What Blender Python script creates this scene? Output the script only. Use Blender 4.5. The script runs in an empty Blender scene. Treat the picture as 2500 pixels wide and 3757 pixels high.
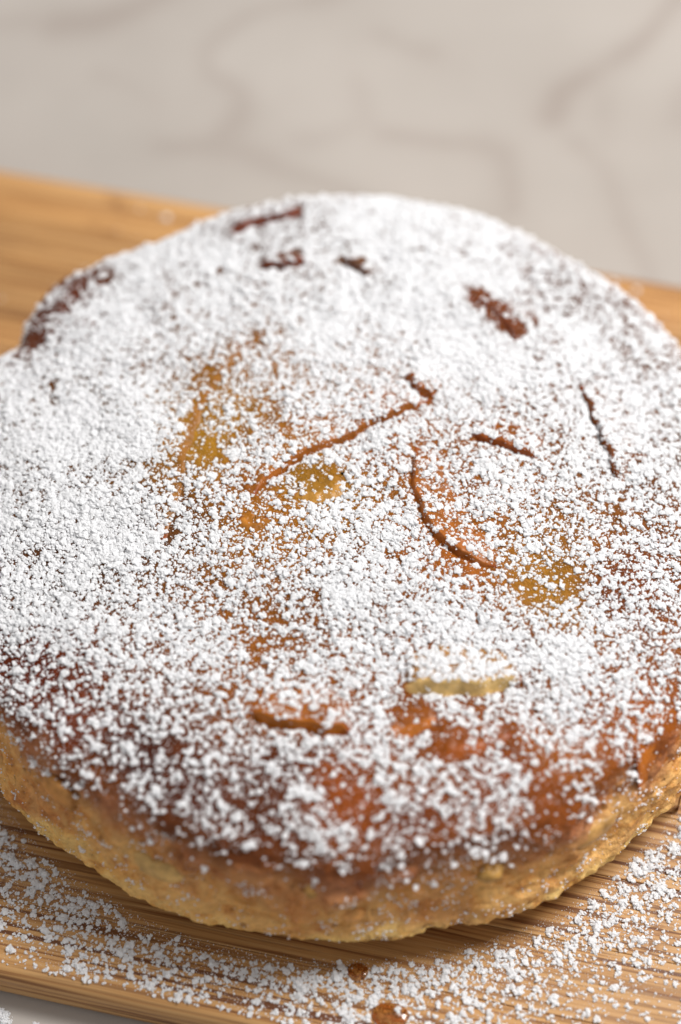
import bpy, bmesh, math
import numpy as np
from mathutils import Vector, Matrix

sc = bpy.context.scene
COL = sc.collection

# ------------------------------------------------------------------ camera
ELEV = math.radians(55.1)
fw = Vector((0, math.cos(ELEV), -math.sin(ELEV)))
cam_d = bpy.data.cameras.new('camera')
cam = bpy.data.objects.new('camera', cam_d)
COL.objects.link(cam)
cam.location = Vector((-0.0005, 0.0047, 0.03)) - fw * 0.6367
cam.rotation_euler = fw.to_track_quat('-Z', 'Y').to_euler()
cam_d.sensor_fit = 'HORIZONTAL'
cam_d.sensor_width = 24.0
cam_d.lens = 85.0
cam_d.clip_start = 0.02
cam_d.clip_end = 50
cam_d.dof.use_dof = True
cam_d.dof.focus_distance = 0.6045
cam_d.dof.aperture_fstop = 3.7
cam_d.dof.aperture_blades = 0
sc.camera = cam

# ------------------------------------------------------------------ light
world = bpy.data.worlds.new('World')
sc.world = world
world.use_nodes = True
bg = world.node_tree.nodes['Background']
bg.inputs[0].default_value = (1.0, 0.985, 0.975, 1)
bg.inputs[1].default_value = 0.45

def area(name, loc, target, size, power, col):
    d = bpy.data.lights.new(name, 'AREA')
    d.shape = 'RECTANGLE'
    d.size, d.size_y = size
    d.energy = power
    d.color = col
    o = bpy.data.objects.new(name, d)
    COL.objects.link(o)
    o.location = loc
    o.rotation_euler = (Vector(target) - Vector(loc)).to_track_quat('-Z', 'Y').to_euler()
    return o
area('window_light', (0.62, 0.22, 0.98), (0, 0, 0), (0.42, 0.42), 18.0, (1.0, 0.985, 0.96))

sc.view_settings.view_transform = 'Standard'
sc.view_settings.look = 'None'
sc.view_settings.gamma = 1
sc.view_settings.use_curve_mapping = False
sc.view_settings.exposure = 0.08
sc.cycles.max_bounces = 12
sc.cycles.diffuse_bounces = 8

# ------------------------------------------------------------------ helpers
MM = 0.001
R = 0.11
rng = np.random.default_rng(7)

def s2l(c):
    c = np.asarray(c, float) / 255
    return np.where(c <= 0.04045, c / 12.92, ((c + 0.055) / 1.055) ** 2.4)

def _hash(ix, iy, iz, seed):
    h = (ix.astype(np.int64) * 374761393 + iy.astype(np.int64) * 668265263 + iz.astype(np.int64) * 2147483647 + seed * 1274126177) & 0xffffffff
    h = ((h ^ (h >> 13)) * 1274126177) & 0xffffffff
    h = ((h ^ (h >> 16)) * 2246822519) & 0xffffffff
    h = h ^ (h >> 15)
    return (h & 0xffffff) / float(0xffffff)

def vnoise(p, scale, seed=0):
    """value noise -1..1, p (N,2|3) metres, scale = feature size in metres"""
    p = np.asarray(p) / scale
    if p.shape[1] == 2:
        p = np.concatenate([p, np.full((len(p), 1), 0.37)], 1)
    i = np.floor(p).astype(np.int64)
    f = p - i
    f = f * f * f * (f * (f * 6 - 15) + 10)
    out = 0
    for dx in (0, 1):
        for dy in (0, 1):
            for dz in (0, 1):
                w = (f[:, 0] if dx else 1 - f[:, 0]) * (f[:, 1] if dy else 1 - f[:, 1]) * (f[:, 2] if dz else 1 - f[:, 2])
                out = out + w * _hash(i[:, 0] + dx, i[:, 1] + dy, i[:, 2] + dz, seed)
    return out * 2 - 1

def rotnoise(p, scale, seed):
    """two rotated layers: hides the lattice"""
    c, s = math.cos(0.6 + seed), math.sin(0.6 + seed)
    q = np.array(p, float).copy()
    q[:, 0], q[:, 1] = p[:, 0] * c - p[:, 1] * s, p[:, 0] * s + p[:, 1] * c
    return 0.6 * vnoise(p, scale, seed) + 0.6 * vnoise(q + 0.37, scale * 0.83, seed + 11)

def fbm(p, scale, octv, seed, gain=0.5):
    o, a = 0, 1.0
    for k in range(octv):
        o = o + a * rotnoise(p, scale / 2 ** k, seed + 3 * k)
        a *= gain
    return o

def sstep(a, b, x):
    t = np.clip((x - a) / (b - a), 0, 1)
    return t * t * (3 - 2 * t)

def mesh_obj(name, verts, faces, mat, parent=None, smooth=True):
    me = bpy.data.meshes.new(name)
    me.from_pydata([tuple(v) for v in verts], [], [tuple(f) for f in faces])
    if smooth:
        me.polygons.foreach_set('use_smooth', np.ones(len(me.polygons), bool))
    me.update()
    o = bpy.data.objects.new(name, me)
    COL.objects.link(o)
    if mat:
        me.materials.append(mat)
    if parent:
        o.parent = parent
    return o

def grid_mesh(name, V, mat, parent=None, wrap=False, flip=False):
    """V (n,m,3) grid -> mesh, fast"""
    n, m = V.shape[:2]
    idx = np.arange(n * m).reshape(n, m)
    if wrap:
        idx = np.concatenate([idx, idx[:, :1]], 1)
    a, b, c, d = idx[:-1, :-1].ravel(), idx[:-1, 1:].ravel(), idx[1:, 1:].ravel(), idx[1:, :-1].ravel()
    F = np.stack([a, b, c, d] if not flip else [d, c, b, a], 1)
    me = bpy.data.meshes.new(name)
    me.vertices.add(n * m)
    me.vertices.foreach_set('co', V.reshape(-1).astype(np.float32))
    me.loops.add(F.size)
    me.loops.foreach_set('vertex_index', F.reshape(-1).astype(np.int32))
    me.polygons.add(len(F))
    me.polygons.foreach_set('loop_start', (np.arange(len(F)) * 4).astype(np.int32))
    me.polygons.foreach_set('use_smooth', np.ones(len(F), bool))
    me.update(calc_edges=True)
    me.validate()
    me.materials.append(mat)
    o = bpy.data.objects.new(name, me)
    COL.objects.link(o)
    if parent:
        o.parent = parent
    return o

def set_color(o, name, rgb):
    at = o.data.attributes.new(name, 'FLOAT_COLOR', 'POINT')
    c = np.ones((len(rgb), 4), np.float32)
    c[:, :3] = rgb
    at.data.foreach_set('color', c.reshape(-1))

def set_float(o, name, v):
    at = o.data.attributes.new(name, 'FLOAT', 'POINT')
    at.data.foreach_set('value', np.asarray(v, np.float32))

def tag(o, label=None, cat=None, group=None, kind=None):
    for k, v in (('label', label), ('category', cat), ('group', group), ('kind', kind)):
        if v:
            o[k] = v
    return o

def empty(name, loc=(0, 0, 0), rz=0):
    o = bpy.data.objects.new(name, None)
    o.empty_display_size = 0.02
    COL.objects.link(o)
    o.location = loc
    o.rotation_euler = (0, 0, rz)
    return o

# ------------------------------------------------------------------ materials
class NT:
    def __init__(self, name):
        self.m = bpy.data.materials.new(name)
        self.m.use_nodes = True
        self.t = self.m.node_tree
        self.b = self.t.nodes['Principled BSDF']
    def n(self, typ, **kw):
        x = self.t.nodes.new(typ)
        for k, v in kw.items():
            if k == 'ins':
                for kk, vv in v.items():
                    x.inputs[kk].default_value = vv
            else:
                setattr(x, k, v)
        return x
    def l(self, a, b):
        self.t.links.new(a, b)
    def math(self, op, a, b=None, clamp=False):
        x = self.n('ShaderNodeMath', operation=op, use_clamp=clamp)
        for i, v in enumerate((a, b)):
            if v is None:
                continue
            if isinstance(v, (int, float)):
                x.inputs[i].default_value = v
            else:
                self.l(v, x.inputs[i])
        return x.outputs[0]
    def mix(self, fac, a, b, blend='MIX'):
        x = self.n('ShaderNodeMix', data_type='RGBA', blend_type=blend)
        for sock, v in ((x.inputs[0], fac), (x.inputs[6], a), (x.inputs[7], b)):
            if isinstance(v, (int, float)):
                sock.default_value = v
            elif isinstance(v, tuple):
                sock.default_value = v if len(v) == 4 else (*v, 1)
            else:
                self.l(v, sock)
        return x.outputs[2]
    def noise(self, scale, detail=3, rough=0.5, vec=None, dist=0):
        x = self.n('ShaderNodeTexNoise', ins={'Scale': scale, 'Detail': detail, 'Roughness': rough, 'Distortion': dist})
        if vec is not None:
            self.l(vec, x.inputs['Vector'])
        return x.outputs['Fac']
    def ramp(self, fac, stops):
        x = self.n('ShaderNodeValToRGB')
        e = x.color_ramp.elements
        while len(e) < len(stops):
            e.new(0.5)
        for el, (p, c) in zip(e, stops):
            el.position = p
            el.color = c if len(c) == 4 else (*c, 1)
        self.l(fac, x.inputs[0])
        return x.outputs[0]
    def bump(self, h, strength, dist):
        x = self.n('ShaderNodeBump', ins={'Strength': strength, 'Distance': dist})
        self.l(h, x.inputs['Height'])
        self.l(x.outputs[0], self.b.inputs['Normal'])
        return x

def g(v):
    return (v, v, v, 1)

def L(r, gg, b):
    return tuple(float(x) for x in s2l((r, gg, b)))

def mat_cake():
    k = NT('baked_cake')
    tc = k.n('ShaderNodeTexCoord').outputs['Object']
    col = k.n('ShaderNodeAttribute', attribute_name='tone').outputs['Color']
    side = k.n('ShaderNodeAttribute', attribute_name='crumb').outputs['Fac']
    n1 = k.noise(260, 4, 0.6, tc)
    n2 = k.noise(1100, 3, 0.6, tc)
    v = k.ramp(n1, [(0.3, g(0.74)), (0.55, g(1.0)), (0.75, g(1.2))])
    c = k.mix(1.0, col, v, 'MULTIPLY')
    sp = k.ramp(n2, [(0.28, g(0.75)), (0.42, g(1.0)), (0.7, g(1.1))])
    c = k.mix(1.0, c, sp, 'MULTIPLY')
    # toasted cinnamon specks on the crumb
    vo = k.n('ShaderNodeTexVoronoi', ins={'Scale': 420.0})
    k.l(tc, vo.inputs['Vector'])
    dots = k.ramp(vo.outputs['Distance'], [(0.07, g(1)), (0.13, g(0))])
    pick = k.ramp(k.noise(90, 2, 0.5, tc), [(0.52, g(0)), (0.6, g(0.8))])
    c = k.mix(k.math('MULTIPLY', dots, pick), c, L(92, 48, 22))
    cr = k.ramp(k.noise(150, 5, 0.68, tc, 0.4), [(0.32, L(190, 136, 84)), (0.44, L(238, 216, 182)), (0.54, g(1.0)), (0.72, L(255, 250, 225))])
    c = k.mix(k.math('MULTIPLY', side, 0.75), c, k.mix(1.0, c, cr, 'MULTIPLY'))
    vp = k.n('ShaderNodeTexVoronoi', ins={'Scale': 300.0, 'Randomness': 1.0})
    k.l(tc, vp.inputs['Vector'])
    pore = k.math('MULTIPLY', k.ramp(vp.outputs['Distance'], [(0.12, g(1)), (0.26, g(0))]), k.ramp(k.noise(60, 2, 0.5, tc), [(0.48, g(0)), (0.58, g(1))]))
    pore = k.math('MULTIPLY', pore, side)
    c = k.mix(k.math('MULTIPLY', pore, 0.6), c, L(128, 78, 36))
    dust = k.n('ShaderNodeAttribute', attribute_name='dust').outputs['Fac']
    dn = k.ramp(k.noise(2600, 3, 0.7, tc), [(0.40, g(0)), (0.62, g(1))])
    c = k.mix(k.math('MULTIPLY', dust, k.math('ADD', k.math('MULTIPLY', dn, 0.7), 0.3)), c, (0.80, 0.79, 0.79))
    k.l(c, k.b.inputs['Base Color'])
    rg = k.ramp(k.noise(500, 2, 0.5, tc), [(0.3, g(0.26)), (0.7, g(0.6))])
    k.l(k.math('ADD', rg, k.math('MULTIPLY', side, 0.18)), k.b.inputs['Roughness'])
    k.b.inputs['Subsurface Weight'].default_value = 0.06
    k.b.inputs['Subsurface Radius'].default_value = (1.0, 0.5, 0.2)
    k.b.inputs['Subsurface Scale'].default_value = 0.002
    k.b.inputs['Specular IOR Level'].default_value = 0.13
    h = k.math('ADD', k.math('MULTIPLY', k.noise(700, 4, 0.65, tc), 0.7), k.math('MULTIPLY', k.noise(2200, 2, 0.5, tc), 0.3))
    h = k.math('SUBTRACT', h, k.math('MULTIPLY', pore, 0.8))
    k.bump(h, 0.9, 0.0011)
    return k.m

def mat_apple():
    k = NT('baked_apple')
    tc = k.n('ShaderNodeTexCoord').outputs['Object']
    col = k.n('ShaderNodeAttribute', attribute_name='tone').outputs['Color']
    v = k.ramp(k.noise(420, 4, 0.6, tc), [(0.3, g(0.68)), (0.55, g(1.0)), (0.75, g(1.2))])
    c = k.mix(1.0, col, v, 'MULTIPLY')
    vo = k.n('ShaderNodeTexVoronoi', ins={'Scale': 700.0})
    k.l(tc, vo.inputs['Vector'])
    dots = k.ramp(vo.outputs['Distance'], [(0.1, g(0.8)), (0.16, g(0))])
    pick = k.ramp(k.noise(160, 2, 0.5, tc), [(0.5, g(0)), (0.58, g(1))])
    c = k.mix(k.math('MULTIPLY', dots, pick), c, L(90, 42, 18))
    k.l(c, k.b.inputs['Base Color'])
    k.b.inputs['Roughness'].default_value = 0.3
    k.b.inputs['Specular IOR Level'].default_value = 0.2
    k.b.inputs['Subsurface Weight'].default_value = 0.05
    k.b.inputs['Subsurface Radius'].default_value = (1.0, 0.55, 0.2)
    k.b.inputs['Subsurface Scale'].default_value = 0.003
    k.bump(k.noise(900, 3, 0.6, tc), 0.5, 0.0005)
    return k.m

def mat_sugar():
    k = NT('powdered_sugar')
    k.b.inputs['Base Color'].default_value = (0.93, 0.93, 0.94, 1)
    k.b.inputs['Roughness'].default_value = 0.9
    k.b.inputs['Specular IOR Level'].default_value = 0.1
    tr = k.n('ShaderNodeBsdfTranslucent')
    tr.inputs['Color'].default_value = (0.95, 0.95, 0.96, 1)
    mx = k.n('ShaderNodeMixShader')
    mx.inputs[0].default_value = 0.45
    k.l(k.b.outputs[0], mx.inputs[1]); k.l(tr.outputs[0], mx.inputs[2])
    k.l(mx.outputs[0], k.t.nodes['Material Output'].inputs['Surface'])
    return k.m

def mat_bamboo():
    k = NT('bamboo')
    tc = k.n('ShaderNodeTexCoord').outputs['Object']
    rnd = k.n('ShaderNodeObjectInfo').outputs['Random']
    off = k.n('ShaderNodeCombineXYZ')
    k.l(k.math('MULTIPLY', rnd, 3.7), off.inputs[0])
    k.l(k.math('MULTIPLY', rnd, 9.1), off.inputs[1])
    k.l(k.math('MULTIPLY', rnd, 5.3), off.inputs[2])
    add = k.n('ShaderNodeVectorMath', operation='ADD')
    k.l(tc, add.inputs[0]); k.l(off.outputs[0], add.inputs[1])
    def stretched(sx, sy, detail, rough, dist=0.0):
        mp = k.n('ShaderNodeMapping')
        mp.inputs['Scale'].default_value = (sx, sy, sy)
        k.l(add.outputs[0], mp.inputs['Vector'])
        return k.noise(1.0, detail, rough, mp.outputs[0], dist)
    broad = stretched(5, 160, 3, 0.5)
    fib = stretched(16, 1100, 3, 0.55)
    streak = stretched(13, 700, 2, 0.5, 0.2)
    base = k.ramp(broad, [(0.28, L(166, 112, 60)), (0.5, L(206, 154, 96)), (0.72, L(224, 178, 120))])
    c = k.mix(0.68, base, k.ramp(fib, [(0.36, L(134, 78, 34)), (0.5, L(208, 156, 96)), (0.7, L(226, 180, 122))]))
    zone = k.ramp(stretched(6, 90, 2, 0.5), [(0.42, g(0)), (0.62, g(1))])
    st = k.ramp(streak, [(0.52, g(0)), (0.58, g(1))])
    c = k.mix(k.math('MULTIPLY', k.math('MULTIPLY', st, 0.9), k.math('ADD', k.math('MULTIPLY', zone, 0.65), 0.35)), c, L(96, 44, 14))
    # culm nodes: fine cross lines
    sep = k.n('ShaderNodeSeparateXYZ')
    k.l(add.outputs[0], sep.inputs[0])
    wob = k.math('MULTIPLY', stretched(1, 130, 2, 0.5), 0.006)
    fr = k.math('FRACT', k.math('DIVIDE', k.math('ADD', sep.outputs[0], wob), 0.13))
    near = k.math('ABSOLUTE', k.math('SUBTRACT', fr, 0.5))
    nd = k.ramp(near, [(0.0, g(1)), (0.006, g(0.55)), (0.05, g(0))])
    nb = k.ramp(stretched(260, 420, 3, 0.6), [(0.45, g(0)), (0.6, g(0.75))])
    c = k.mix(k.math('MULTIPLY', nd, nb), c, L(112, 60, 26))
    hv = k.n('ShaderNodeHueSaturation')
    k.l(k.math('ADD', k.math('MULTIPLY', rnd, 0.22), 0.58), hv.inputs['Value'])
    hv.inputs['Saturation'].default_value = 1.0
    k.l(c, hv.inputs['Color'])
    k.l(hv.outputs[0], k.b.inputs['Base Color'])
    k.l(k.ramp(broad, [(0.3, g(0.32)), (0.7, g(0.46))]), k.b.inputs['Roughness'])
    k.b.inputs['Specular IOR Level'].default_value = 0.4
    k.bump(k.math('ADD', fib, k.math('MULTIPLY', st, -0.6)), 0.35, 0.00025)
    return k.m

def mat_marble():
    k = NT('marble')
    tc = k.n('ShaderNodeTexCoord').outputs['Object']
    vein = k.n('ShaderNodeAttribute', attribute_name='vein').outputs['Fac']
    cloud = k.ramp(k.noise(9, 4, 0.55, tc), [(0.3, L(160, 153, 146)), (0.7, L(176, 169, 162))])
    warm = k.mix(k.math('MULTIPLY', k.noise(16, 3, 0.6, tc, 0.6), 0.25), cloud, L(158, 146, 138))
    c = k.mix(k.math('MULTIPLY', vein, 0.34), warm, L(118, 99, 90))
    k.l(c, k.b.inputs['Base Color'])
    k.b.inputs['Roughness'].default_value = 0.32
    return k.m

def mat_syrup():
    k = NT('amber_syrup')
    tc = k.n('ShaderNodeTexCoord').outputs['Object']
    c = k.ramp(k.noise(300, 3, 0.5, tc), [(0.3, L(208, 128, 56)), (0.7, L(230, 160, 88))])
    k.l(c, k.b.inputs['Base Color'])
    k.b.inputs['Transmission Weight'].default_value = 0.92
    k.b.inputs['IOR'].default_value = 1.42
    k.b.inputs['Roughness'].default_value = 0.06
    return k.m

M_CAKE, M_APPLE, M_SUGAR = mat_cake(), mat_apple(), mat_sugar()
M_BAM, M_MARB, M_SYR = mat_bamboo(), mat_marble(), mat_syrup()

# ------------------------------------------------------------------ countertop
VEINS = [[[-94.6, 228.4], [-80.3, 230.5], [-69.1, 235.6], [-62.1, 240.8], [-40, 262]],
 [[30, 268], [-12.7, 242.9], [-21.4, 238.3], [-32.8, 232.1], [-38.4, 226.8], [-44.6, 218.3], [-43.6, 209.3], [-32.8, 201.5], [-29.1, 192.7], [-31.7, 183.1], [-37.1, 176.4]],
 [[-55.2, 179.7], [-45.5, 178.3], [-37.1, 176.4], [-25.9, 171.4], [-12.0, 162.0], [20, 140]],
 [[13.3, 226.8], [20.4, 222.4], [26.8, 219.9]],
 [[140, 262], [108.8, 234.6], [96.2, 220.3], [85.7, 211.9], [73.8, 202.4], [68.1, 186.9]],
 [[12.9, 184.6], [36.5, 180.8], [44.7, 176.4], [50.7, 170.8], [49.3, 151.4]],
 [[75.9, 177.4], [82.4, 169.9], [85.0, 156.9], [92, 120]], [[85.5, 198.5], [85.1, 181.2]],
 [[-180, 240], [-113.8, 234.6], [-105.1, 233.6], [-94.6, 228.4]], [[160, 215], [109.7, 196.6], [105.4, 190.8]],
 [[-80.7, 212.3], [-69.0, 204.4], [-60.2, 197.6]], [[1.8, 202.4], [8.7, 188.8], [-9.4, 179.3]],
 [[-200, -40], [-170, -90], [-150, -160], [-90, -190]], [[200, 60], [230, -20], [190, -120], [210, -200]]]
VSTR = [1, .8, .7, .8, .9, .7, .7, .35, .5, .6, .35, .4, .6, .6]

def seg_dist(p, poly):
    """distance to polyline, signed side and arclength parameter"""
    poly = np.asarray(poly, float)
    a, b = poly[:-1], poly[1:]
    ab = b - a
    ln = np.hypot(ab[:, 0], ab[:, 1])
    cum = np.concatenate([[0], np.cumsum(ln)])
    best = np.full(len(p), 1e9)
    u = np.zeros(len(p)); sd = np.zeros(len(p))
    for i in range(len(a)):
        t = ((p - a[i]) @ ab[i]) / ln[i] ** 2
        if i > 0:
            t = np.maximum(t, 0)
        if i < len(a) - 1:
            t = np.minimum(t, 1)
        tc = np.clip(t, 0, 1)
        q = a[i] + tc[:, None] * ab[i]
        d = np.hypot(*(p - q).T)
        side = (ab[i, 0] * (p[:, 1] - a[i, 1]) - ab[i, 1] * (p[:, 0] - a[i, 0])) / ln[i]
        m = d < best
        best[m] = d[m]
        u[m] = (cum[i] + t[m] * ln[i]) / cum[-1]
        sd[m] = np.where(side[m] >= 0, 1, -1) * d[m]
    return best, sd, u

ZM = -0.0125
nx, ny = 320, 300
gx, gy = np.meshgrid(np.linspace(-0.45, 0.45, nx), np.linspace(-0.4, 0.5, ny))
Vc = np.stack([gx, gy, np.full_like(gx, ZM)], -1)
pc = np.stack([gx.ravel(), gy.ravel()], 1)
warp = pc + 0.006 * np.stack([vnoise(pc, 0.03, 5), vnoise(pc, 0.03, 6)], 1)
vein = np.zeros(len(pc))
wid = 0.0040 * (1 + 0.6 * vnoise(pc, 0.03, 9))
for poly, st in zip(VEINS, VSTR):
    d, _, _ = seg_dist(warp, np.array(poly) * MM)
    vein = np.maximum(vein, st * np.exp(-(d / wid) ** 2) + 0.25 * st * np.exp(-(d / (wid * 3.5)) ** 2))
vein *= 0.75 + 0.4 * vnoise(pc, 0.02, 12)
counter = grid_mesh('marble_countertop', Vc, M_MARB)
set_float(counter, 'vein', np.clip(vein, 0, 1))
tag(counter, 'pale beige marble countertop with soft brown veins under the board', 'countertop', kind='structure')

# ------------------------------------------------------------------ bamboo board
PHI = -math.atan(0.227)
CB = np.array([math.cos(PHI), math.sin(PHI)]); NB = np.array([-CB[1], CB[0]])
BH = 0.1325 * math.cos(PHI)          # half depth of the board
BL = 0.215                           # half length
board = tag(empty('cutting_board', (0, 0, ZM + 0.0004), PHI), 'bamboo cutting board with streaky brown grain under the sugared cake', 'cutting board')
TH = -ZM - 0.0004
NS = 13
SWID = 2 * BH / NS

def strip_mesh(front_round):
    """cross-section (y,z) swept along x; front_round: -1 front edge, +1 back edge, 0 inner strip"""
    w = SWID / 2 - 0.00006
    c = 0.00022
    def corner(cy, cz, r, a0, a1, n):
        return [(cy + r * math.cos(a), cz + r * math.sin(a)) for a in np.linspace(a0, a1, n)]
    rr = 0.0038
    pts = []
    rb = rr if front_round == 1 else c
    rf = rr if front_round == -1 else c
    rbb = 0.0025
    pts += corner(w - rb, TH - rb, rb, 0, math.pi / 2, 9 if rb > c else 3)
    pts += corner(-w + rf, TH - rf, rf, math.pi / 2, math.pi, 9 if rf > c else 3)
    r2 = rbb if front_round == -1 else c
    pts += corner(-w + r2, r2, r2, math.pi, 1.5 * math.pi, 6 if r2 > c else 3)
    r3 = rbb if front_round == 1 else c
    pts += corner(w - r3, r3, r3, 1.5 * math.pi, 2 * math.pi, 6 if r3 > c else 3)
    n = len(pts)
    xs = [-BL, -BL + 0.002, BL - 0.002, BL]
    V, F = [], []
    for i, x in enumerate(xs):
        s = 0.985 if i in (0, 3) else 1
        V += [(x, y * 1.0, TH / 2 + (z - TH / 2) * s) for y, z in pts]
    for i in range(3):
        for j in range(n):
            k = (j + 1) % n
            F.append((i * n + j, i * n + k, (i + 1) * n + k, (i + 1) * n + j))
    F.append(tuple(range(n - 1, -1, -1)))
    F.append(tuple(range(3 * n, 4 * n)))
    F = [f[::-1] for f in F]
    return V, F
protos = {}
for i in range(NS):
    kind = -1 if i == 0 else (1 if i == NS - 1 else 0)
    y = -BH + (i + 0.5) * SWID
    if kind not in protos:
        V, F = strip_mesh(kind)
        o = mesh_obj('bamboo_strip', V, F, M_BAM, board, smooth=False)
        if kind:
            for pl in o.data.polygons:
                pl.use_smooth = len(pl.vertices) == 4
        bm = bmesh.new(); bm.from_mesh(o.data); bmesh.ops.recalc_face_normals(bm, faces=bm.faces); bm.to_mesh(o.data); bm.free()
        protos[kind] = o
    else:
        o = protos[kind].copy()
        COL.objects.link(o)
        o.parent = board
    o.location = (0, y, 0)

# ------------------------------------------------------------------ cake shape
CT = np.array([(0, .0540), (.25, .0537), (.5, .0525), (.7, .0507), (.82, .0489), (.89, .0470), (.93, .0448), (.952, .0415), (.966, .036), (.974, .030), (.978, .0245), (.984, .0202), (.995, .0168), (1.0, .0132),
               (.993, .0112), (.96, .0098), (.90, .0080), (.83, .0045), (.77, .0003)])

def chaikin(P, it):
    for _ in range(it):
        a, b = P[:-1], P[1:]
        Q = np.empty((2 * len(a), P.shape[1]))
        Q[0::2] = 0.75 * a + 0.25 * b
        Q[1::2] = 0.25 * a + 0.75 * b
        P = np.concatenate([P[:1], Q, P[-1:]])
    return P
PROF = chaikin(CT * np.array([R, 1]), 3)
IR = int(np.argmax(PROF[:, 0]))

def rim_scale(th):
    """uneven outline of the cake"""
    p = np.stack([np.cos(th), np.sin(th)], 1)
    s = 1 + 0.006 * vnoise(p, 0.55, 21) + 0.005 * vnoise(p, 0.2, 22) + 0.003 * vnoise(p, 0.07, 23)
    def dent(deg, wdeg, a):
        dd = (np.degrees(th) - deg + 180) % 360 - 180
        return a * np.exp(-(dd / wdeg) ** 2)
    s = s + dent(120, 9, -0.022) + dent(135, 7, 0.014) + dent(150, 3.5, -0.030) + dent(50, 8, -0.012) + dent(80, 12, 0.006) + dent(-124, 4, -0.006) + dent(-60, 9, 0.006)
    return s

# exposed edge (plan mm), side the slice lies on (+1 left of the line's direction), width, lift, slope of the cut face, flesh colour
SL = [
 ([[14.5, -61.4], [23.1, -61.8], [29.4, -61.5], [35.8, -60.6], [43.4, -59.0]], 1, 15, 2.7, 2.0, (216, 180, 116)),
 ([[-22.5, -68.6], [-15.4, -71.2], [-7.1, -72.2], [2.2, -73.5]], 1, 15, 2.2, 1.5, (168, 96, 28)),
 ([[-22.4, -6.1], [-18.6, 0.0], [-12.1, 5.2], [1.3, 12.4], [12.6, 19.5], [22.8, 24.3]], 1, 16, 1.6, 1.1, (152, 88, 34)),
 ([[16.5, 33.0], [19.7, 29.2], [23.4, 25.2]], 1, 9, 1.9, 1.7, (150, 82, 32)),
 ([[38.0, -27.6], [31.5, -26.0], [26.5, -22.0], [22.5, -16.6], [19.6, -9.5], [18.1, 0.0], [19.3, 8.6]], -1, 14, 1.3, 1.2, (166, 96, 40)),
 ([[33.2, 12.8], [41.5, 9.5], [50.3, 5.2]], 1, 12, 1.4, .9, (146, 74, 30)),
 ([[70.7, -0.6], [68.8, 10.1], [65.8, 21.3], [62.7, 30.2]], -1, 14, 1.7, 1.1, (136, 74, 30)),
 ([[-45.3, -20.0], [-42.9, -3.5], [-40.0, 13.0], [-35.2, 31.7], [-24.7, 43.4]], 1, 13, 0.25, 2.6, (138, 90, 34)),
 ([[-12.0, -6.0], [-5.9, -7.8], [0.2, -2.6]], 1, 8, 0.5, 3.0, (170, 122, 54)),
 ([[33.6, 59.5], [38.9, 58.7], [44.4, 51.9], [46.8, 44.4]], 1, 11, 0.6, 1.4, (104, 52, 28)),
 ([[-22.7, 72.0], [-16.4, 70.9], [-10.4, 73.4]], 1, 8, 2.2, 1.2, (118, 62, 42)),
 ([[-0.5, 73.4], [3.8, 71.2], [7.6, 67.0]], 1, 8, 2.0, 1.2, (116, 76, 56)),
 ([[22.3, -79.6], [30.1, -77.0], [39.5, -73.6]], 1, 11, 0.5, 2.8, (138, 70, 22)),
 ([[10.0, -72.0], [15.7, -72.8], [22.5, -69.0]], 1, 7, 0.7, 2.4, (166, 96, 36)),
 ([[70.0, -76.0], [77.0, -71.8], [84.0, -65.6]], 1, 10, 0.32, 2.6, (172, 98, 32)),
 ([[-25.6, -13.0], [-22.2, -17.0], [-19.0, -13.0]], 1, 6, 0.35, 2.2, (164, 104, 38)),
 ([[-30.7, 87.0], [-22.8, 91.0], [-10.9, 94.1]], 1, 8, 1.8, 1.6, (112, 60, 46)),
]

def smooth_line(pts, n=40):
    P = chaikin(np.array(pts, float) * MM, 3)
    P = P + 0.0007 * np.stack([vnoise(P, 0.004, 141), vnoise(P, 0.004, 142)], 1) + 0.0003 * np.stack([vnoise(P, 0.0016, 143), vnoise(P, 0.0016, 144)], 1)
    a = np.concatenate([[0], np.cumsum(np.hypot(*np.diff(P, axis=0).T))])
    t = np.linspace(0, a[-1], n)
    return np.stack([np.interp(t, a, P[:, 0]), np.interp(t, a, P[:, 1])], 1), a[-1]

GN = 620; GE = 0.113
gax = np.linspace(-GE, GE, GN)
GX, GY = np.meshgrid(gax, gax)
GP = np.stack([GX.ravel(), GY.ravel()], 1)
def glook(G, p):
    f = (p + GE) / (2 * GE) * (GN - 1)
    i = np.clip(np.floor(f).astype(int), 0, GN - 2)
    t = np.clip(f - i, 0, 1)
    x, y = i[:, 0], i[:, 1]; a, b = t[:, 0], t[:, 1]
    return G[y, x] * (1 - a) * (1 - b) + G[y, x + 1] * a * (1 - b) + G[y + 1, x] * (1 - a) * b + G[y + 1, x + 1] * a * b

GROOVE = np.zeros(len(GP))
for pts, side, width, lift, wall, flesh in SL:
    E, ln = smooth_line(pts)
    lo, hi = E.min(0) - 0.006, E.max(0) + 0.006
    m = np.where(((GP > lo) & (GP < hi)).all(1))[0]
    d, sd, u = seg_dist(GP[m], E)
    e = sstep(-0.02, 0.12, u) * sstep(1.02, 0.88, u)
    ss = sd * side
    gd = 0.0011 * np.clip(lift / 1.1 - 0.3, 0, 1) * e * np.exp(-((ss + 0.8 * wall * MM) / (0.00055 + 0.2 * wall * MM)) ** 2)
    GROOVE[m] = np.maximum(GROOVE[m], gd)
GROOVE = GROOVE.reshape(GN, GN)

def top_bumps(p):
    return -glook(GROOVE, p) + 0.0016 * fbm(p, 0.024, 2, 31) + 0.00055 * rotnoise(p, 0.006, 35) + 0.00022 * rotnoise(p, 0.0022, 38)

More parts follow.
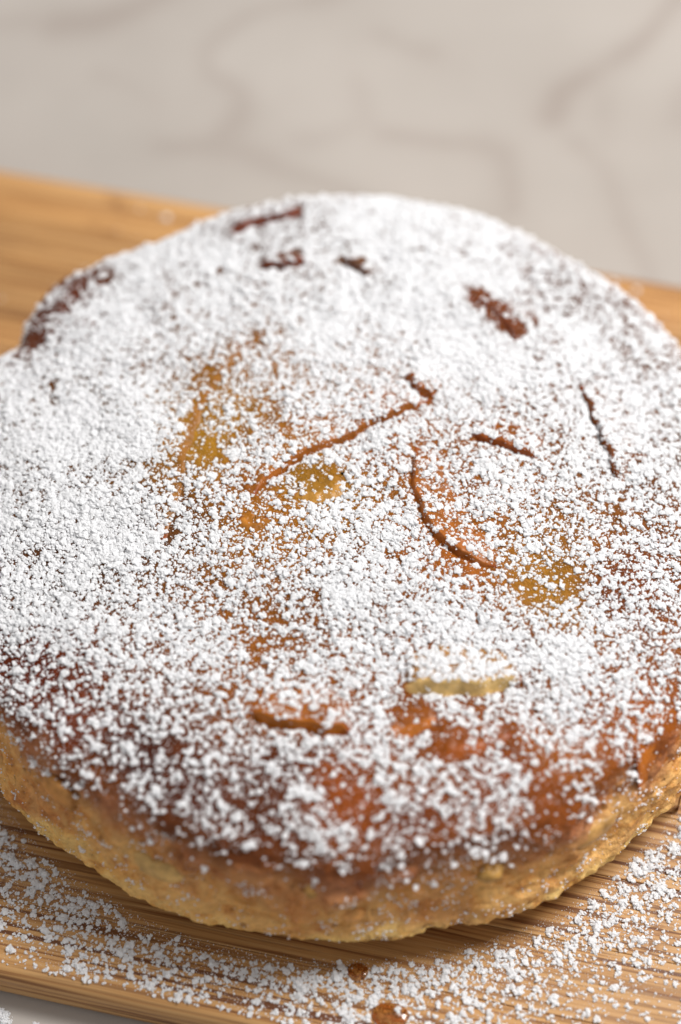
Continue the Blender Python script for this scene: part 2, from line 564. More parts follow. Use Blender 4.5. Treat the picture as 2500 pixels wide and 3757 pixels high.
def cake_z(p):
    """height of the upper cake surface at plan points (N,2)"""
    th = np.arctan2(p[:, 1], p[:, 0])
    r = np.hypot(p[:, 0], p[:, 1]) / rim_scale(th)
    z = np.interp(r, PROF[:IR + 1, 0], PROF[:IR + 1, 1], right=-1)
    fade = 1 - sstep(0.90 * R, 0.965 * R, r)
    return z + top_bumps(p) * fade, r

# colour of the bake, sampled over the top (plan mm -> sRGB)
TONES = [(-50.5, -79.8, (80, 30, 16)), (-69.8, -72.7, (125, 52, 22)), (-77.0, -56.8, (110, 40, 18)), (-61.3, -86.1, (140, 76, 44)), (-34.7, -91.0, (90, 38, 20)), (-19.2, -96.5, (104, 50, 26)), (-14.2, -84.2, (100, 45, 20)), (1.1, -89.7, (158, 78, 24)), (16.4, -96.6, (126, 60, 26)), (21.8, -77.6, (150, 80, 28)), (37.1, -83.7, (140, 68, 24)), (52.8, -79.6, (165, 92, 32)), (63.6, -73.5, (165, 90, 36)), (47.4, -92.3, (154, 80, 34)), (74.5, -71.5, (170, 90, 30)), (-10.0, 26.7, (165, 108, 45)), (-35.7, 12.9, (185, 135, 58)), (-25.3, -1.3, (160, 98, 40)), (-18.4, -12.1, (180, 115, 48)), (-7.6, -2.8, (175, 125, 50)), (6.9, 12.4, (165, 95, 45)), (29.0, 1.5, (160, 95, 48)), (28.3, -24.9, (175, 100, 45)), (52.9, -31.8, (178, 125, 60)), (-66.2, 14.2, (100, 62, 38)), (-69.2, -26.0, (90, 52, 34)), (-48.0, -14.0, (105, 62, 35)), (-22.8, 92.5, (95, 52, 44)), (-52.3, 76.0, (105, 62, 45)), (13.3, 73.8, (110, 70, 50)), (42.2, 55.0, (125, 65, 35)), (66.0, 60.0, (110, 64, 54)), (74.5, 14.7, (115, 68, 40)), (71.3, -32.2, (130, 66, 36)), (1.2, -34.1, (130, 75, 36)), (-22.1, -49.9, (160, 95, 40)), (-15.5, -64.0, (165, 95, 35)), (17.0, -52.4, (150, 85, 35)), (43.5, -51.7, (135, 75, 35)), (-78, 62, (110, 48, 26))]
TP = np.array([t[:2] for t in TONES]) * MM
TCOL = np.array([s2l(t[2]) for t in TONES]) * np.array([0.63, 0.585, 0.22])

def idw(p, pts, vals, pw=3.0, eps=0.003):
    out = np.zeros((len(p),) + vals.shape[1:]); W = np.zeros(len(p))
    for q, v in zip(pts, vals):
        d2 = ((p - q) ** 2).sum(1) + eps ** 2
        w = d2 ** (-pw / 2)
        W += w
        out += w[:, None] * v if vals.ndim > 1 else w * v
    return out / (W[:, None] if vals.ndim > 1 else W)

def top_tone(p):
    wp = p + 0.004 * np.stack([vnoise(p, 0.012, 41), vnoise(p, 0.012, 42)], 1)
    return idw(wp, TP, TCOL)

cake = tag(empty('apple_cake', (0, 0, 0)), 'round golden apple cake thickly dusted with powdered sugar on the bamboo board', 'cake')

NTH = 1150
th = np.linspace(0, 2 * np.pi, NTH, endpoint=False)
# resample the profile: fine on the shoulder and side
seg = np.hypot(*np.diff(PROF, axis=0).T)
arc = np.concatenate([[0], np.cumsum(seg)])
s_top = np.linspace(0.0, 0.93, 235)
a_sh = np.interp(0.93 * R, PROF[:IR, 0], arc[:IR])
sv = np.concatenate([np.linspace(0.0005, a_sh, 235), np.linspace(a_sh, arc[-1], 175)[1:]])
pr = np.interp(sv, arc, PROF[:, 0]); pz = np.interp(sv, arc, PROF[:, 1])
tr = np.gradient(pr, sv); tz = np.gradient(pz, sv)
nr, nz = -tz, tr          # outward normal of the profile (r, z)
nl = np.hypot(nr, nz); nr, nz = nr / nl, nz / nl
rs = rim_scale(th)
X = pr[:, None] * rs[None] * np.cos(th)[None]
Y = pr[:, None] * rs[None] * np.sin(th)[None]
Z = np.repeat(pz[:, None], NTH, 1)
P3 = np.stack([X.ravel(), Y.ravel(), Z.ravel()], 1)
rr_ = np.repeat(pr[:, None], NTH, 1).ravel()
svv = np.repeat(sv[:, None], NTH, 1).ravel()
topfade = 1 - sstep(0.90 * R, 0.965 * R, rr_)
topfade = np.where(svv > arc[IR], 0, topfade)
sidew = sstep(0.93 * R, 0.97 * R, rr_) * (svv < arc[IR] + 0.01) + (svv > arc[IR] + 0.01) * 0.5
disp = np.zeros(len(P3))
ms = sidew > 0
q = P3[ms]
lump = 0.0030 * rotnoise(q, 0.017, 51) + 0.0010 * rotnoise(q, 0.007, 53) + 0.0006 * rotnoise(q, 0.0028, 55) + 0.0004 * vnoise(q, 0.0013, 57)
pit = sstep(0.55, 0.8, vnoise(q, 0.005, 59)) * 0.0018 + sstep(0.5, 0.8, vnoise(q, 0.0022, 60)) * 0.0007
jag = np.exp(-((svv[ms] - arc[IR]) / 0.0022) ** 2) * (0.0008 * vnoise(q, 0.0035, 61) + 0.0006 * vnoise(q, 0.0014, 62))
rimcalm = 1 - 0.75 * np.exp(-((svv[ms] - arc[IR]) / 0.006) ** 2)
disp[ms] = (lump * rimcalm - pit * rimcalm + jag) * sidew[ms]
tb = np.zeros(len(P3)); mt = topfade > 0
tb[mt] = top_bumps(P3[mt, :2]) * topfade[mt]
NR = np.repeat(nr[:, None], NTH, 1).ravel(); NZ = np.repeat(nz[:, None], NTH, 1).ravel()
TH_ = np.tile(th, len(sv))
P3d = P3 + disp[:, None] * np.stack([NR * np.cos(TH_), NR * np.sin(TH_), NZ], 1)
P3d[:, 2] += tb
P3d[:, 2] = np.maximum(P3d[:, 2], 0.0002)
body = grid_mesh('cake_body', P3d.reshape(len(sv), NTH, 3), M_CAKE, cake, wrap=True, flip=True)
# colours: baked top -> toasted shoulder -> golden crumb side -> pale rim
tone = np.zeros((len(P3), 3))
tone[:] = top_tone(P3[:, :2])
zz = P3[:, 2] + 0.0055 * vnoise(P3, 0.018, 71) + 0.0022 * vnoise(P3, 0.006, 72)
shoulder = s2l((168, 110, 72)); gold = s2l((222, 172, 104)); pale = s2l((240, 202, 126)); toast = s2l((200, 142, 86))
ts = sstep(0.0440, 0.0375, zz) * (rr_ > 0.9 * R)
ts = np.where(svv > arc[IR], 1, ts)
sidecol = shoulder + (gold - shoulder) * sstep(0.039, 0.025, zz)[:, None]
blot = sstep(0.05, 0.6, vnoise(P3, 0.013, 73))[:, None]
sidecol = sidecol + (toast - sidecol) * blot * 0.75
sidecol = sidecol + (pale - sidecol) * (sstep(0.0185, 0.0135, zz) * (0.65 + 0.5 * vnoise(P3, 0.009, 74)).clip(0, 1))[:, None]
edge = (sstep(0.885 * R, 0.945 * R, rr_) * (0.55 + 0.6 * vnoise(P3, 0.012, 76)).clip(0, 1))[:, None]
tone = tone + (s2l((136, 78, 42)) - tone) * edge * 0.75
tone = tone + (sidecol - tone) * ts[:, None]
set_color(body, 'tone', tone)
set_float(body, 'crumb', ts)
dust = 0.0 * (1 - ts) + 0.0 * np.exp(-((P3[:, 2] - 0.041) / 0.0055) ** 2) * (rr_ > 0.88 * R) + 0.035 * ts * (svv < arc[IR])
dust *= 1 + 0.6 * vnoise(P3, 0.008, 75)
set_float(body, 'dust', np.clip(dust, 0, 1))

# ------------------------------------------------------------------ apple slices
def slice_width(u):
    return np.sqrt(np.clip(1 - (2 * u - 1) ** 2, 0.0, 1)) * 0.85 + 0.15

def slice_off(u, s, width, lift, wall):
    """height of the slice above the cake surface; s>0 on the slice, s<0 down the cut face (metres)"""
    e = sstep(0.0, 0.16, u) * sstep(1.0, 0.84, u) * (0.93 + 0.08 * np.sin(u * 6 + lift * 9000))
    t = np.clip(s / (width * slice_width(u)), 0, 1.3)
    up = lift * e * np.clip(1 - t, 0, 1) ** 1.3 - 0.0009 * sstep(0.55, 1.0, t)
    w = wall * (0.35 + 0.65 * e)
    dn = lift * e * (1 - sstep(-0.05, 1.0, -s / w)) - 0.0006 * sstep(0.7, 1.3, -s / w)
    return np.where(s >= 0, up, dn)

OFFG = np.zeros(len(GP)); BARE = np.zeros(len(GP))
for i, (pts, side, width, lift, wall, flesh) in enumerate(SL):
    width, lift, wall = width * MM, lift * MM, wall * MM
    E, ln = smooth_line(pts)
    lo, hi = E.min(0) - width - 0.004, E.max(0) + width + 0.004
    m = np.where(((GP > lo) & (GP < hi)).all(1))[0]
    d, sd, u = seg_dist(GP[m], E)
    s = sd * side
    inside = (u > 0) & (u < 1) & (s < width * slice_width(np.clip(u, 0, 1))) & (s > -wall)
    off = np.where(inside, slice_off(np.clip(u, 0, 1), s, width, lift, wall), 0)
    OFFG[m] = np.maximum(OFFG[m], off)
    face = inside & (s < 0.0002) & (s > -wall * 0.95)
    BARE[m] = np.maximum(BARE[m], face * (1.0 if lift > 0.0009 else 0.56))
    # mesh of the slice
    us = np.linspace(0.004, 0.996, len(E))
    tdir = np.gradient(E, axis=0); tdir /= np.hypot(*tdir.T)[:, None]
    nrm = np.stack([-tdir[:, 1], tdir[:, 0]], 1) * side
    svals = np.concatenate([-wall * np.array([1.35, 1.0, 0.75, 0.5, 0.28, 0.1]), [0, 0.0003], width * np.linspace(0.08, 1.12, 14)])
    rows = []
    toneS = []
    for sv_ in svals:
        frac = sv_ if sv_ <= 0.0003 else sv_ * slice_width(us)
        p = E + nrm * (frac * np.ones(len(E)))[:, None]
        z, _ = cake_z(p)
        off = slice_off(us, frac * np.ones(len(E)), width, lift, wall)
        jit = 0.00022 * vnoise(p, 0.0018, 81 + i)
        z = z + off + jit + np.where(off < 0, 0, 0.00008)
        rows.append(np.stack([p[:, 0], p[:, 1], z], 1))
        tt = top_tone(p)
        wl = 1 - sstep(-0.0002, 0.0009, np.array([sv_]))[0] * 0.75
        fl = s2l(flesh)[None] * (1 + 0.25 * vnoise(p + 0.3, 0.004, 83 + i))[:, None]
        ends = (sstep(0.0, 0.08, us) * sstep(1.0, 0.9, us))[:, None]
        fl = s2l((128, 56, 24))[None] * (1 - ends) + fl * ends
        toneS.append(tt * (1 - wl) + fl * wl)
    Vs = np.stack(rows, 0)
    o = grid_mesh('apple_slice', Vs, M_APPLE, cake, flip=(side < 0))
    set_color(o, 'tone', np.stack(toneS, 0).reshape(-1, 3))
OFFG = OFFG.reshape(GN, GN); BARE = BARE.reshape(GN, GN)

# soft apple chunks that bulge from the side
def side_point(x, y, z):
    t = math.atan2(y, x)
    r = float(np.interp(z, PROF[IR:5:-1, 1], PROF[IR:5:-1, 0])) * float(rim_scale(np.array([t]))[0])
    return Vector((r * math.cos(t), r * math.sin(t), z)), t
for j, (x, y, z, sx, sz, colr) in enumerate([(-45.0, -97.8, .027, 5.5, 4.2, (222, 190, 118)), (-68.9, -81.6, .034, 5.5, 4.5, (200, 128, 52)), (-6.9, -106.5, .030, 2.4, 4.6, (182, 138, 60)), (35.8, -102.2, .031, 3.0, 2.6, (186, 146, 62)), (2.4, -107.0, .0225, 3.0, 2.6, (208, 140, 70)), (60, -88, .028, 7, 3.6, (204, 160, 92))]):
    c, t = side_point(x, y, z)
    bm = bmesh.new()
    bmesh.ops.create_icosphere(bm, subdivisions=4, radius=1)
    for v in bm.verts:
        co = np.array(v.co)
        k = 1 + 0.22 * vnoise(co[None] + j * 3.1, 0.8, 91)[0] + 0.06 * vnoise(co[None] + j, 0.25, 92)[0]
        v.co = Vector((co[0] * 2.0 * k, co[1] * sx * 1.15 * k, co[2] * sz * 1.1 * k)) * MM
    bmesh.ops.rotate(bm, verts=bm.verts, cent=(0, 0, 0), matrix=Matrix.Rotation(t, 3, 'Z'))
    me = bpy.data.meshes.new('apple_chunk')
    bm.to_mesh(me); bm.free()
    me.polygons.foreach_set('use_smooth', np.ones(len(me.polygons), bool))
    me.materials.append(M_APPLE)
    o = bpy.data.objects.new('apple_chunk', me)
    COL.objects.link(o); o.parent = cake
    o.location = c - Vector((math.cos(t), math.sin(t), 0)) * 0.0008
    cv = np.array([v.co for v in me.vertices])
    base_c = s2l(colr) * 0.4 + s2l((208, 158, 98)) * 0.45
    set_color(o, 'tone', base_c[None] * (1 + 0.3 * vnoise(cv + j, 0.004, 95) + 0.15 * vnoise(cv + j, 0.0015, 96))[:, None])

# ------------------------------------------------------------------ powdered sugar
COV = np.array([(-77.6, 14.9, 0.95), (-59.0, -13.6, 0.95), (-69.2, -26.0, 0.9), (-54.8, 13.5, 0.93), (-78.3, -37.8, 0.85), (-77.1, -55.6, 0.6), (-57.0, -51.3, 0.75), (-72.2, -67.2, 0.5), (-46.9, -39.5, 0.85), (-36.0, -46.0, 0.8), (-22.8, 92.5, 0.65), (-10.7, 96.1, 0.7), (7.5, 91.9, 0.93), (13.2, 65.5, 0.98), (-34.0, 66.0, 0.88), (-52.3, 76.0, 0.85), (-63.2, 59.7, 0.85), (-78, 62, 0.45), (-95, 30, 0.85), (-97, 0, .85), (97, 10, .8), (95, -30, .7), (31.4, 83.3, 0.93), (42.9, 71.6, 0.9), (54.9, 72.6, 0.68), (60, 80, .55), (72.1, 60.9, 0.66), (80, 60, .55), (83.1, 49.3, 0.76), (92, 46, .6), (65.0, 43.7, 0.92), (35.9, 42.2, 0.92), (-4.4, 49.4, 0.96), (-27.8, 54.5, 0.9), (-68.1, 44.0, 0.9), (75.0, 21.9, 0.85), (-21.5, 34.3, 0.65), (-10.0, 23.8, 0.68), (-26.9, 19.7, 0.5), (-34.5, 10.0, 0.3), (-21.0, 5.5, 0.7), (1.3, 1.2, 0.7), (6.9, 15.2, 0.8), (-15.2, -8.1, 0.5), (-31.8, -3.8, 0.6), (-4.2, -12.2, 0.8), (-18.2, -25.1, 0.65), (12.2, -14.8, 0.85), (1.2, -34.1, 0.85), (-19.9, -52.3, 0.6), (-15.8, -42.7, 0.6), (17.2, -40.2, 0.85), (45.7, 2.0, 0.8), (28.9, -1.2, 0.65), (25.4, -8.1, 0.5), (33.8, -20.9, 0.55), (49.6, -33.2, 0.5), (45.0, -14.1, 0.75), (61.9, -6.8, 0.75), (78.7, -5.7, 0.75), (71.7, -25.9, 0.7), (59.7, -45.1, 0.8), (48.8, -51.5, 0.88), (75.6, -50.1, 0.6), (32.9, -49.7, 0.85), (-9.3, -64.1, 0.65), (6.4, -69.9, 0.8), (53.4, -65.3, 0.8), (64.3, -60.2, 0.75), (74.6, -66.8, 0.6), (-61.0, -78.8, 0.5), (-72.0, -73.9, 0.4), (-45.1, -85.3, 0.5), (-29.9, -75.2, 0.55), (-34.6, -95.7, 0.45), (-14.2, -91.6, 0.5), (1.1, -86.4, 0.4), (-4.0, -96.8, 0.55), (16.5, -84.2, 0.5), (37.1, -85.8, 0.5), (47.6, -80.0, 0.5), (63.4, -78.5, 0.45), (11.3, -101.4, 0.5), (31.7, -95.9, 0.5), (52.6, -89.1, 0.4), (42.4, -97.2, 0.35), (1.1, -104.4, 0.4), (21.6, -103.9, 0.12), (-19.3, -103.7, 0.1), (-56.1, -90.4, 0.15), (-40.4, -99.2, 0.05), (6.3, -106.2, 0.05), (-78.0, -74.0, 0.1), (69.3, -80.0, 0.25), (79.9, -70.5, 0.25)])

SPOTS = [(37.1, 59.6, 2.8, 0.1), (42.2, 55.8, 2.8, 0.1), (45.5, 49.6, 2.4, 0.1), (51.4, 52.3, 1.7, 0.3), (-21.1, 72.3, 1.3, 0.1), (-16.4, 72.4, 1.6, 0.1), (-12.8, 73.3, 1.7, 0.1), (1.4, 72.9, 1.3, 0.1), (4.9, 70.4, 1.3, 0.1), (-20.6, 44.9, 1.7, 0.3), (-17.1, 45.6, 1.3, 0.3), (-75.3, 30.9, 1.6, 0.2), (-76.1, 26.5, 1.3, 0.2), (-41.0, 63.8, 1.0, 0.2), (-32.9, 68.5, 1.1, 0.2), (-35.2, 31.7, 2.2, 0.3), (-37.7, 22.9, 2.2, 0.35), (-39.1, 12.9, 2.0, 0.25), (-40.4, 4.6, 1.6, 0.25), (-42.7, -7.6, 1.3, 0.3), (-32.2, 9.2, 3.1, 0.15), (-23.5, -4.7, 1.6, 0.15), (-22.6, -13.4, 2.0, 0.1), (-5.4, -1.4, 4.0, 0.15), (-10.3, -0.0, 2.2, 0.3), (54.0, -30.5, 3.9, 0.3), (47.4, -34.6, 2.8, 0.4), (27.2, -26.2, 3.3, 0.3), (32.0, -28.1, 2.0, 0.2), (24.1, -19.9, 1.7, 0.25), (33.3, -37.5, 1.1, 0.2), (-26.3, 89.7, 1.8, 0.2), (-21.6, 92.1, 1.8, 0.3), (-11.9, 94.1, 2.2, 0.35), (20.4, -69.2, 2.8, 0.15), (14.7, -70.4, 2.8, 0.2), (27.0, -75.3, 4.4, 0.25), (33.5, -64.3, 2.4, 0.25), (21.8, -78.7, 2.4, 0.3), (69.4, -11.0, 2.4, 0.4), (4.2, -93.8, 4.4, 0.35), (-0.9, -89.7, 3.9, 0.35), (-42.2, -79.2, 4.4, 0.5), (-19.3, -89.5, 4.4, 0.5), (48.4, -92.1, 4.4, 0.4), (47.5, -84.2, 4.4, 0.4), (-7.2, -68.7, 3.3, 0.5), (40.5, -74.9, 3.3, 0.4), (-15.8, -41.4, 2.8, 0.5), (-21.0, -52.3, 2.8, 0.5), (80.0, -68.8, 3.3, 0.2), (62.3, -82.2, 3.3, 0.3), (-84, 50, 4, 0.15), (-80, 58, 4, 0.15), (-74, 66, 4, 0.15), (-67, 72, 4, 0.2)]

def rank(v):
    o = np.empty(len(v)); o[np.argsort(v)] = np.linspace(0, 1, len(v)); return o

def sugar_object(name, pts, rad, label):
    n = len(pts)
    me = bpy.data.meshes.new(name)
    me.vertices.add(n)
    me.vertices.foreach_set('co', np.asarray(pts, np.float32).reshape(-1))
    a = me.attributes.new('grain_size', 'FLOAT', 'POINT'); a.data.foreach_set('value', np.asarray(rad, np.float32))
    a = me.attributes.new('grain_turn', 'FLOAT_VECTOR', 'POINT'); a.data.foreach_set('vector', (rng.normal(0, 0.3, (n, 3)) * np.array([1, 1, 0]) + rng.random((n, 3)) * np.array([0, 0, 6.283])).astype(np.float32).reshape(-1))
    a = me.attributes.new('grain_kind', 'INT', 'POINT'); a.data.foreach_set('value', rng.integers(0, 5, n).astype(np.int32))
    me.materials.append(M_SUGAR)
    o = bpy.data.objects.new(name, me)
    COL.objects.link(o)
    md = o.modifiers.new('grains', 'NODES')
    md.node_group = sugar_nodes()
    tag(o, label, 'sugar', kind='stuff')
    return o

_sg = None
def sugar_nodes():
    global _sg
    if _sg:
        return _sg
    t = bpy.data.node_groups.new('sugar_grains', 'GeometryNodeTree')
    t.interface.new_socket('Geometry', in_out='INPUT', socket_type='NodeSocketGeometry')
    t.interface.new_socket('Geometry', in_out='OUTPUT', socket_type='NodeSocketGeometry')
    N, LK = t.nodes.new, t.links.new
    gi, go = N('NodeGroupInput'), N('NodeGroupOutput')
    join = N('GeometryNodeGeometryToInstance')
    for k in range(5):
        ico = N('GeometryNodeMeshIcoSphere'); ico.inputs['Radius'].default_value = 1.0; ico.inputs['Subdivisions'].default_value = 3
        pos = N('GeometryNodeInputPosition')
        off = N('ShaderNodeVectorMath'); off.operation = 'ADD'; off.inputs[1].default_value = (k * 7.3, k * 3.1, k * 5.7)
        LK(pos.outputs[0], off.inputs[0])
        no = N('ShaderNodeTexNoise'); no.inputs['Scale'].default_value = 1.25; no.inputs['Detail'].default_value = 2.0; no.inputs['Roughness'].default_value = 0.65
        LK(off.outputs[0], no.inputs['Vector'])
        sub = N('ShaderNodeMath'); sub.operation = 'MULTIPLY_ADD'; sub.inputs[1].default_value = 2.4; sub.inputs[2].default_value = -0.25
        LK(no.outputs['Fac'], sub.inputs[0])
        scv = N('ShaderNodeVectorMath'); scv.operation = 'SCALE'
        LK(pos.outputs[0], scv.inputs[0]); LK(sub.outputs[0], scv.inputs['Scale'])
        sp = N('GeometryNodeSetPosition')
        LK(ico.outputs['Mesh'], sp.inputs['Geometry']); LK(scv.outputs[0], sp.inputs['Position'])
        sm = N('GeometryNodeSetMaterial'); sm.inputs['Material'].default_value = M_SUGAR
        ss = N('GeometryNodeSetShadeSmooth')
        LK(sp.outputs[0], ss.inputs[0]); LK(ss.outputs[0], sm.inputs['Geometry'])
        LK(sm.outputs[0], join.inputs[0])
    iop = N('GeometryNodeInstanceOnPoints')
    iop.inputs['Pick Instance'].default_value = True
    def attr(nm, dt):
        x = N('GeometryNodeInputNamedAttribute'); x.data_type = dt; x.inputs['Name'].default_value = nm
        return x.outputs['Attribute']
    LK(gi.outputs[0], iop.inputs['Points'])
    LK(join.outputs[0], iop.inputs['Instance'])
    LK(attr('grain_kind', 'INT'), iop.inputs['Instance Index'])
    LK(attr('grain_turn', 'FLOAT_VECTOR'), iop.inputs['Rotation'])
    fl = N('ShaderNodeVectorMath'); fl.operation = 'SCALE'; fl.inputs[0].default_value = (1.1, 1.1, 0.54)
    LK(attr('grain_size', 'FLOAT'), fl.inputs['Scale']); LK(fl.outputs[0], iop.inputs['Scale'])
    LK(iop.outputs[0], go.inputs[0])
    _sg = t
    return t

# --- sugar on the cake: fallen straight down, so sampled in plan
def cover(p, z, reff):
    wp = p + 0.003 * np.stack([vnoise(p, 0.008, 101), vnoise(p, 0.008, 102)], 1)
    cov = idw(wp, COV[:, :2] * MM, COV[:, 2], 3.5, 0.003)
    cov = cov * (0.94 + 0.06 * sstep(0.7, 0.86, cov))
    cov = cov * (1 - sstep(0.945 * R, 0.988 * R, reff) * 0.95)
    cov = cov + (0.11 * vnoise(p, 0.011, 103) + 0.09 * vnoise(p, 0.0045, 104)) * np.clip(cov * 3, 0, 1)
    for sx_, sy_, sr_, sm_ in SPOTS:
        dd = np.hypot((wp[:, 0] - sx_ * MM), (wp[:, 1] - sy_ * MM) * 0.72)
        m = dd < 3 * sr_ * MM
        cov[m] *= 1 - (1 - sm_) * sstep(1.35, 0.65, dd[m] / (sr_ * MM) + 0.35 * vnoise(p[m], 0.002, 112))
    bare = sstep(0.3, 0.7, glook(BARE, p + 0.0005 * np.stack([vnoise(p, 0.0012, 107), vnoise(p, 0.0012, 108)], 1)))
    cov = cov * (1 - 0.95 * bare * (0.25 + 0.75 * sstep(-0.55, -0.15, vnoise(p, 0.0032, 111) + 0.3 * vnoise(p, 0.001, 113))))
    return np.clip(cov, 0, 0.985)
RBAR = 0.345 * MM
NC = 430000
ang = rng.random(NC) * 2 * np.pi
rad = np.sqrt(rng.random(NC)) * R * 1.02
pp = np.stack([rad * np.cos(ang), rad * np.sin(ang)], 1)
zt, reff = cake_z(pp)
ok = reff < 0.994 * R
pp, zt, reff = pp[ok], zt[ok], reff[ok]
zt = zt + np.maximum(glook(OFFG, pp), 0)
cov = cover(pp, zt, reff)
fr = sstep(-0.035, -0.085, pp[:, 1])
rsc = 1 + 0.22 * fr
want = -np.log(1 - cov) / (math.pi * (RBAR * rsc) ** 2 * 1.2)     # clumps per square metre
dens = NC / (math.pi * (R * 1.02) ** 2)
keep = rng.random(len(pp)) < want / dens
P_, z_, c_ = pp[keep], zt[keep], cov[keep]
rk = np.minimum(RBAR * rsc[keep] * np.exp(rng.normal(0, 0.52, len(P_))) * 0.86, 1.15 * MM)
zk = z_ + 0.15 * rk + 0.00022 * rng.random(len(P_)) * c_ ** 2
AA, RR = [np.concatenate([P_, zk[:, None]], 1)], [rk * 0.78]
for sat in range(3):
    a_ = rng.random(len(P_)) * 2 * np.pi
    dd = rk * (0.55 + 0.55 * rng.random(len(P_)))
    q = P_ + np.stack([np.cos(a_), np.sin(a_)], 1) * dd[:, None]
    sel = rng.random(len(P_)) < (0.95, 0.8, 0.6)[sat]
    AA.append(np.concatenate([q, (zk + rk * 0.15 * rng.normal(size=len(P_)))[:, None]], 1)[sel])
    RR.append((rk * (0.28 + 0.3 * rng.random(len(P_))))[sel])
A1 = np.concatenate(AA); R1 = np.concatenate(RR)
# stray fine grains everywhere on top
m = rng.random(len(pp)) < 0.26 * np.clip(cov + 0.25, 0, 1)
A2 = np.concatenate([pp[m], (zt[m] + 0.00008)[:, None]], 1); R2 = MM * (0.04 + 0.12 * rng.random(m.sum()) ** 3)
# flecks caught on the side of the cake
verts = P3d.reshape(len(sv), NTH, 3)
s_ok = np.where((pz < 0.042) & (sv < arc[IR] + 0.0012) & (pr > 0.95 * R))[0]
si = rng.choice(s_ok, 20000); ti = rng.integers(0, NTH, 20000)
sp_ = verts[si, ti]
nv = fbm(sp_, 0.0045, 2, 121)
thr = 0.42 - 0.16 * sstep(0.2, 0.9, np.cos(np.radians(-62) - th[ti])) - 0.10 * sstep(0.033, 0.040, sp_[:, 2])
m = nv > thr
A3 = sp_[m] + rng.normal(0, 0.00012, (m.sum(), 3)); R3 = MM * (0.10 + 0.24 * rng.random(m.sum()))
m = rng.random(20000) < 0.06
A4 = sp_[m]; R4 = MM * (0.07 + 0.09 * rng.random(m.sum()))
sugar_object('powdered_sugar', np.concatenate([A1, A2, A3, A4]), np.concatenate([R1, R2, R3, R4]),
             'white powdered sugar dusted over the top and side of the cake')

# --- sugar around the cake on the board
def board_uv(p):
    return p @ CB, p @ NB
def clump(center, rmax, n):
    k = rng.integers(2, 5)
    lobes = rng.normal(0, rmax * 0.52, (k, 2))
    w = lobes[rng.integers(0, k, n)] + rng.normal(0, rmax * 0.25, (n, 2))
    d = np.hypot(*w.T) / rmax
    h = np.clip(1 - d * 0.55, 0, 1) * rmax * 0.85
    z = rng.random(n) * h
    return np.concatenate([center + w, z[:, None]], 1)
BP, BR = [], []
NCAND = 60000
a = rng.random(NCAND) * 2 * np.pi
dist = rng.random(NCAND) ** 1.6 * 0.075
rc = R * rim_scale(a) + dist
c2 = np.stack([rc * np.cos(a), rc * np.sin(a)], 1)
on_ = dist + 0.0025 * vnoise(c2, 0.012, 133) + 0.0012 * vnoise(c2, 0.004, 134)
cb = 0.47 * sstep(0.0008, 0.0040, on_) * np.exp(-(np.maximum(on_ - 0.008, 0) / 0.017) ** 1.15)
cb = cb * (1 + 0.7 * fbm(c2, 0.010, 2, 131) + 0.5 * vnoise(c2, 0.0035, 136))
front_ = 0.5 - 0.5 * np.sin(a)
cb = np.clip(cb * (0.02 + 0.98 * sstep(0.3, 0.62, front_)), 0, 0.9)
bu, bv = board_uv(c2)
on = (np.abs(bu) < BL - 0.004) & (np.abs(bv) < BH - 0.003)
RB = 0.31 * MM
# local candidate density per square metre
pdf = (1 / 0.075) * (1 / 1.6) * np.maximum(dist / 0.075, 1e-4) ** (1 / 1.6 - 1) / (2 * np.pi * rc)
want = -np.log(1 - cb) / (math.pi * RB ** 2 * 1.5)
kk = on & (rng.random(NCAND) < want / (NCAND * pdf))
P_ = c2[kk]
rk = np.minimum(RB * np.exp(rng.normal(0, 0.55, len(P_))) * 0.92, 1.0 * MM)
zk = 0.3 * rk
BP.append(np.concatenate([P_, zk[:, None]], 1)); BR.append(rk * 0.8)
for sat in range(5):
    a_ = rng.random(len(P_)) * 2 * np.pi
    dd = rk * (0.5 + 0.7 * rng.random(len(P_)))
    q = P_ + np.stack([np.cos(a_), np.sin(a_)], 1) * dd[:, None]
    sel = rng.random(len(P_)) < 0.75
    BP.append(np.concatenate([q, (rk * (0.1 + 0.55 * rng.random(len(P_))))[:, None]], 1)[sel]); BR.append((rk * (0.25 + 0.4 * rng.random(len(P_))))[sel])
# fine dust
nd = 60000
a = rng.random(nd) * 2 * np.pi
dist = rng.gamma(1.2, 0.018, nd) - 0.001
rc = R * rim_scale(a) + dist
q = np.stack([rc * np.cos(a), rc * np.sin(a)], 1)
bu, bv = board_uv(q)
m = (np.abs(bu) < BL - 0.004) & (np.abs(bv) < BH - 0.0035) & (np.sin(a) < 0.2)
BP.append(np.concatenate([q[m], np.full((m.sum(), 1), 0.00005)], 1)); BR.append(MM * (0.035 + 0.10 * rng.random(m.sum()) ** 3))
sugar_board = sugar_object('powdered_sugar', np.concatenate(BP), np.concatenate(BR),
             'white powdered sugar scattered in a ring on the board around the cake')
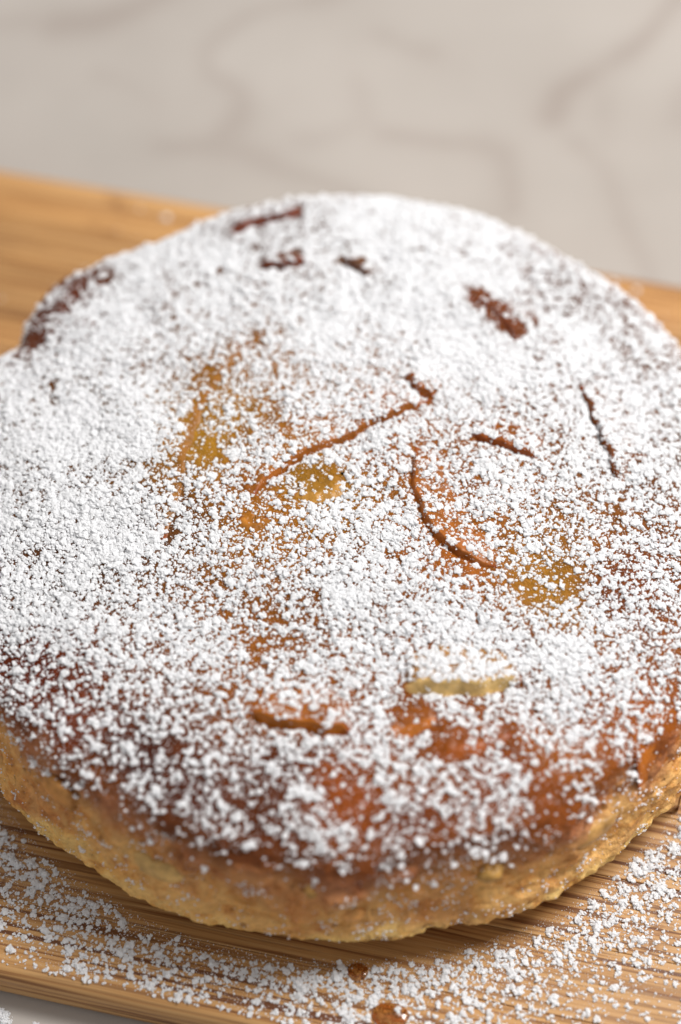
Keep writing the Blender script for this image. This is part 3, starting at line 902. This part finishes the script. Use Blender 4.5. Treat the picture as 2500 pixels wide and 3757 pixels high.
# a little sugar on the countertop beyond the front edge of the board
CPT, CRD = [], []
q = clump(np.array([13.2, -123.2]) * MM, 0.0011, 60); q[:, 2] += 0.0008
LUMP = (q, MM * (0.15 + 0.2 * rng.random(60)))
for cx, cy, rm in [(-86, -118.5, 2.2), (-83.5, -119.5, 1.6), (-88, -117.5, 1.5), (-76, -121, .6), (-60, -126, 1.0), (-95, -124, 1.3), (-70, -131, 1.4), (-40, -138, 1.6), (10, -148, 1.5)]:
    n = int(30 + rm * 60)
    q = clump(np.array([cx, cy]) * MM, rm * MM, n); q[:, 2] = q[:, 2] * 0.4 + ZM
    CPT.append(q); CRD.append(MM * (0.12 + 0.2 * rng.random(n)))
sugar_object('powdered_sugar', np.concatenate(CPT), np.concatenate(CRD),
             'small white sugar heap spilled on the marble below the board')
sugar_object('sugar_lump', LUMP[0], LUMP[1], 'small lump of white sugar resting on the larger amber drop')

# ------------------------------------------------------------------ syrup drops
def drop(x, y, rx, ry, h, label):
    rows = []
    nth = 40
    t = np.linspace(0, 2 * np.pi, nth, endpoint=False)
    for k in np.linspace(0, 1, 14):
        rr = math.sin(k * math.pi / 2)
        wob = 1 + 0.05 * np.sin(2 * t + 1) + 0.03 * np.sin(3 * t)
        zz_ = h * math.cos(k * math.pi / 2) ** 0.8
        rows.append(np.stack([rx * rr * np.cos(t) * wob, ry * rr * np.sin(t) * wob, np.full(nth, zz_)], 1))
    rows.append(rows[-1] * np.array([0.97, 0.97, 0]) + np.array([0, 0, -0.0003]))
    rows.append(rows[-1] * np.array([0.0, 0.0, 1]))
    o = grid_mesh('syrup_drop', np.stack(rows), M_SYR, wrap=True, flip=True)
    o.location = (x * MM, y * MM, 0.0002)
    o.rotation_euler = (0, 0, PHI)
    tag(o, label, 'syrup drop', 'amber drops on the board')
    return o
drop(3.7, -112.7, .0025, .0026, .0008, 'small round amber syrup drop on bare wood at the sugar edge')
drop(11.6, -124.2, .0043, .0037, .0011, 'larger amber syrup drop with a sugar lump on it, near the board front')
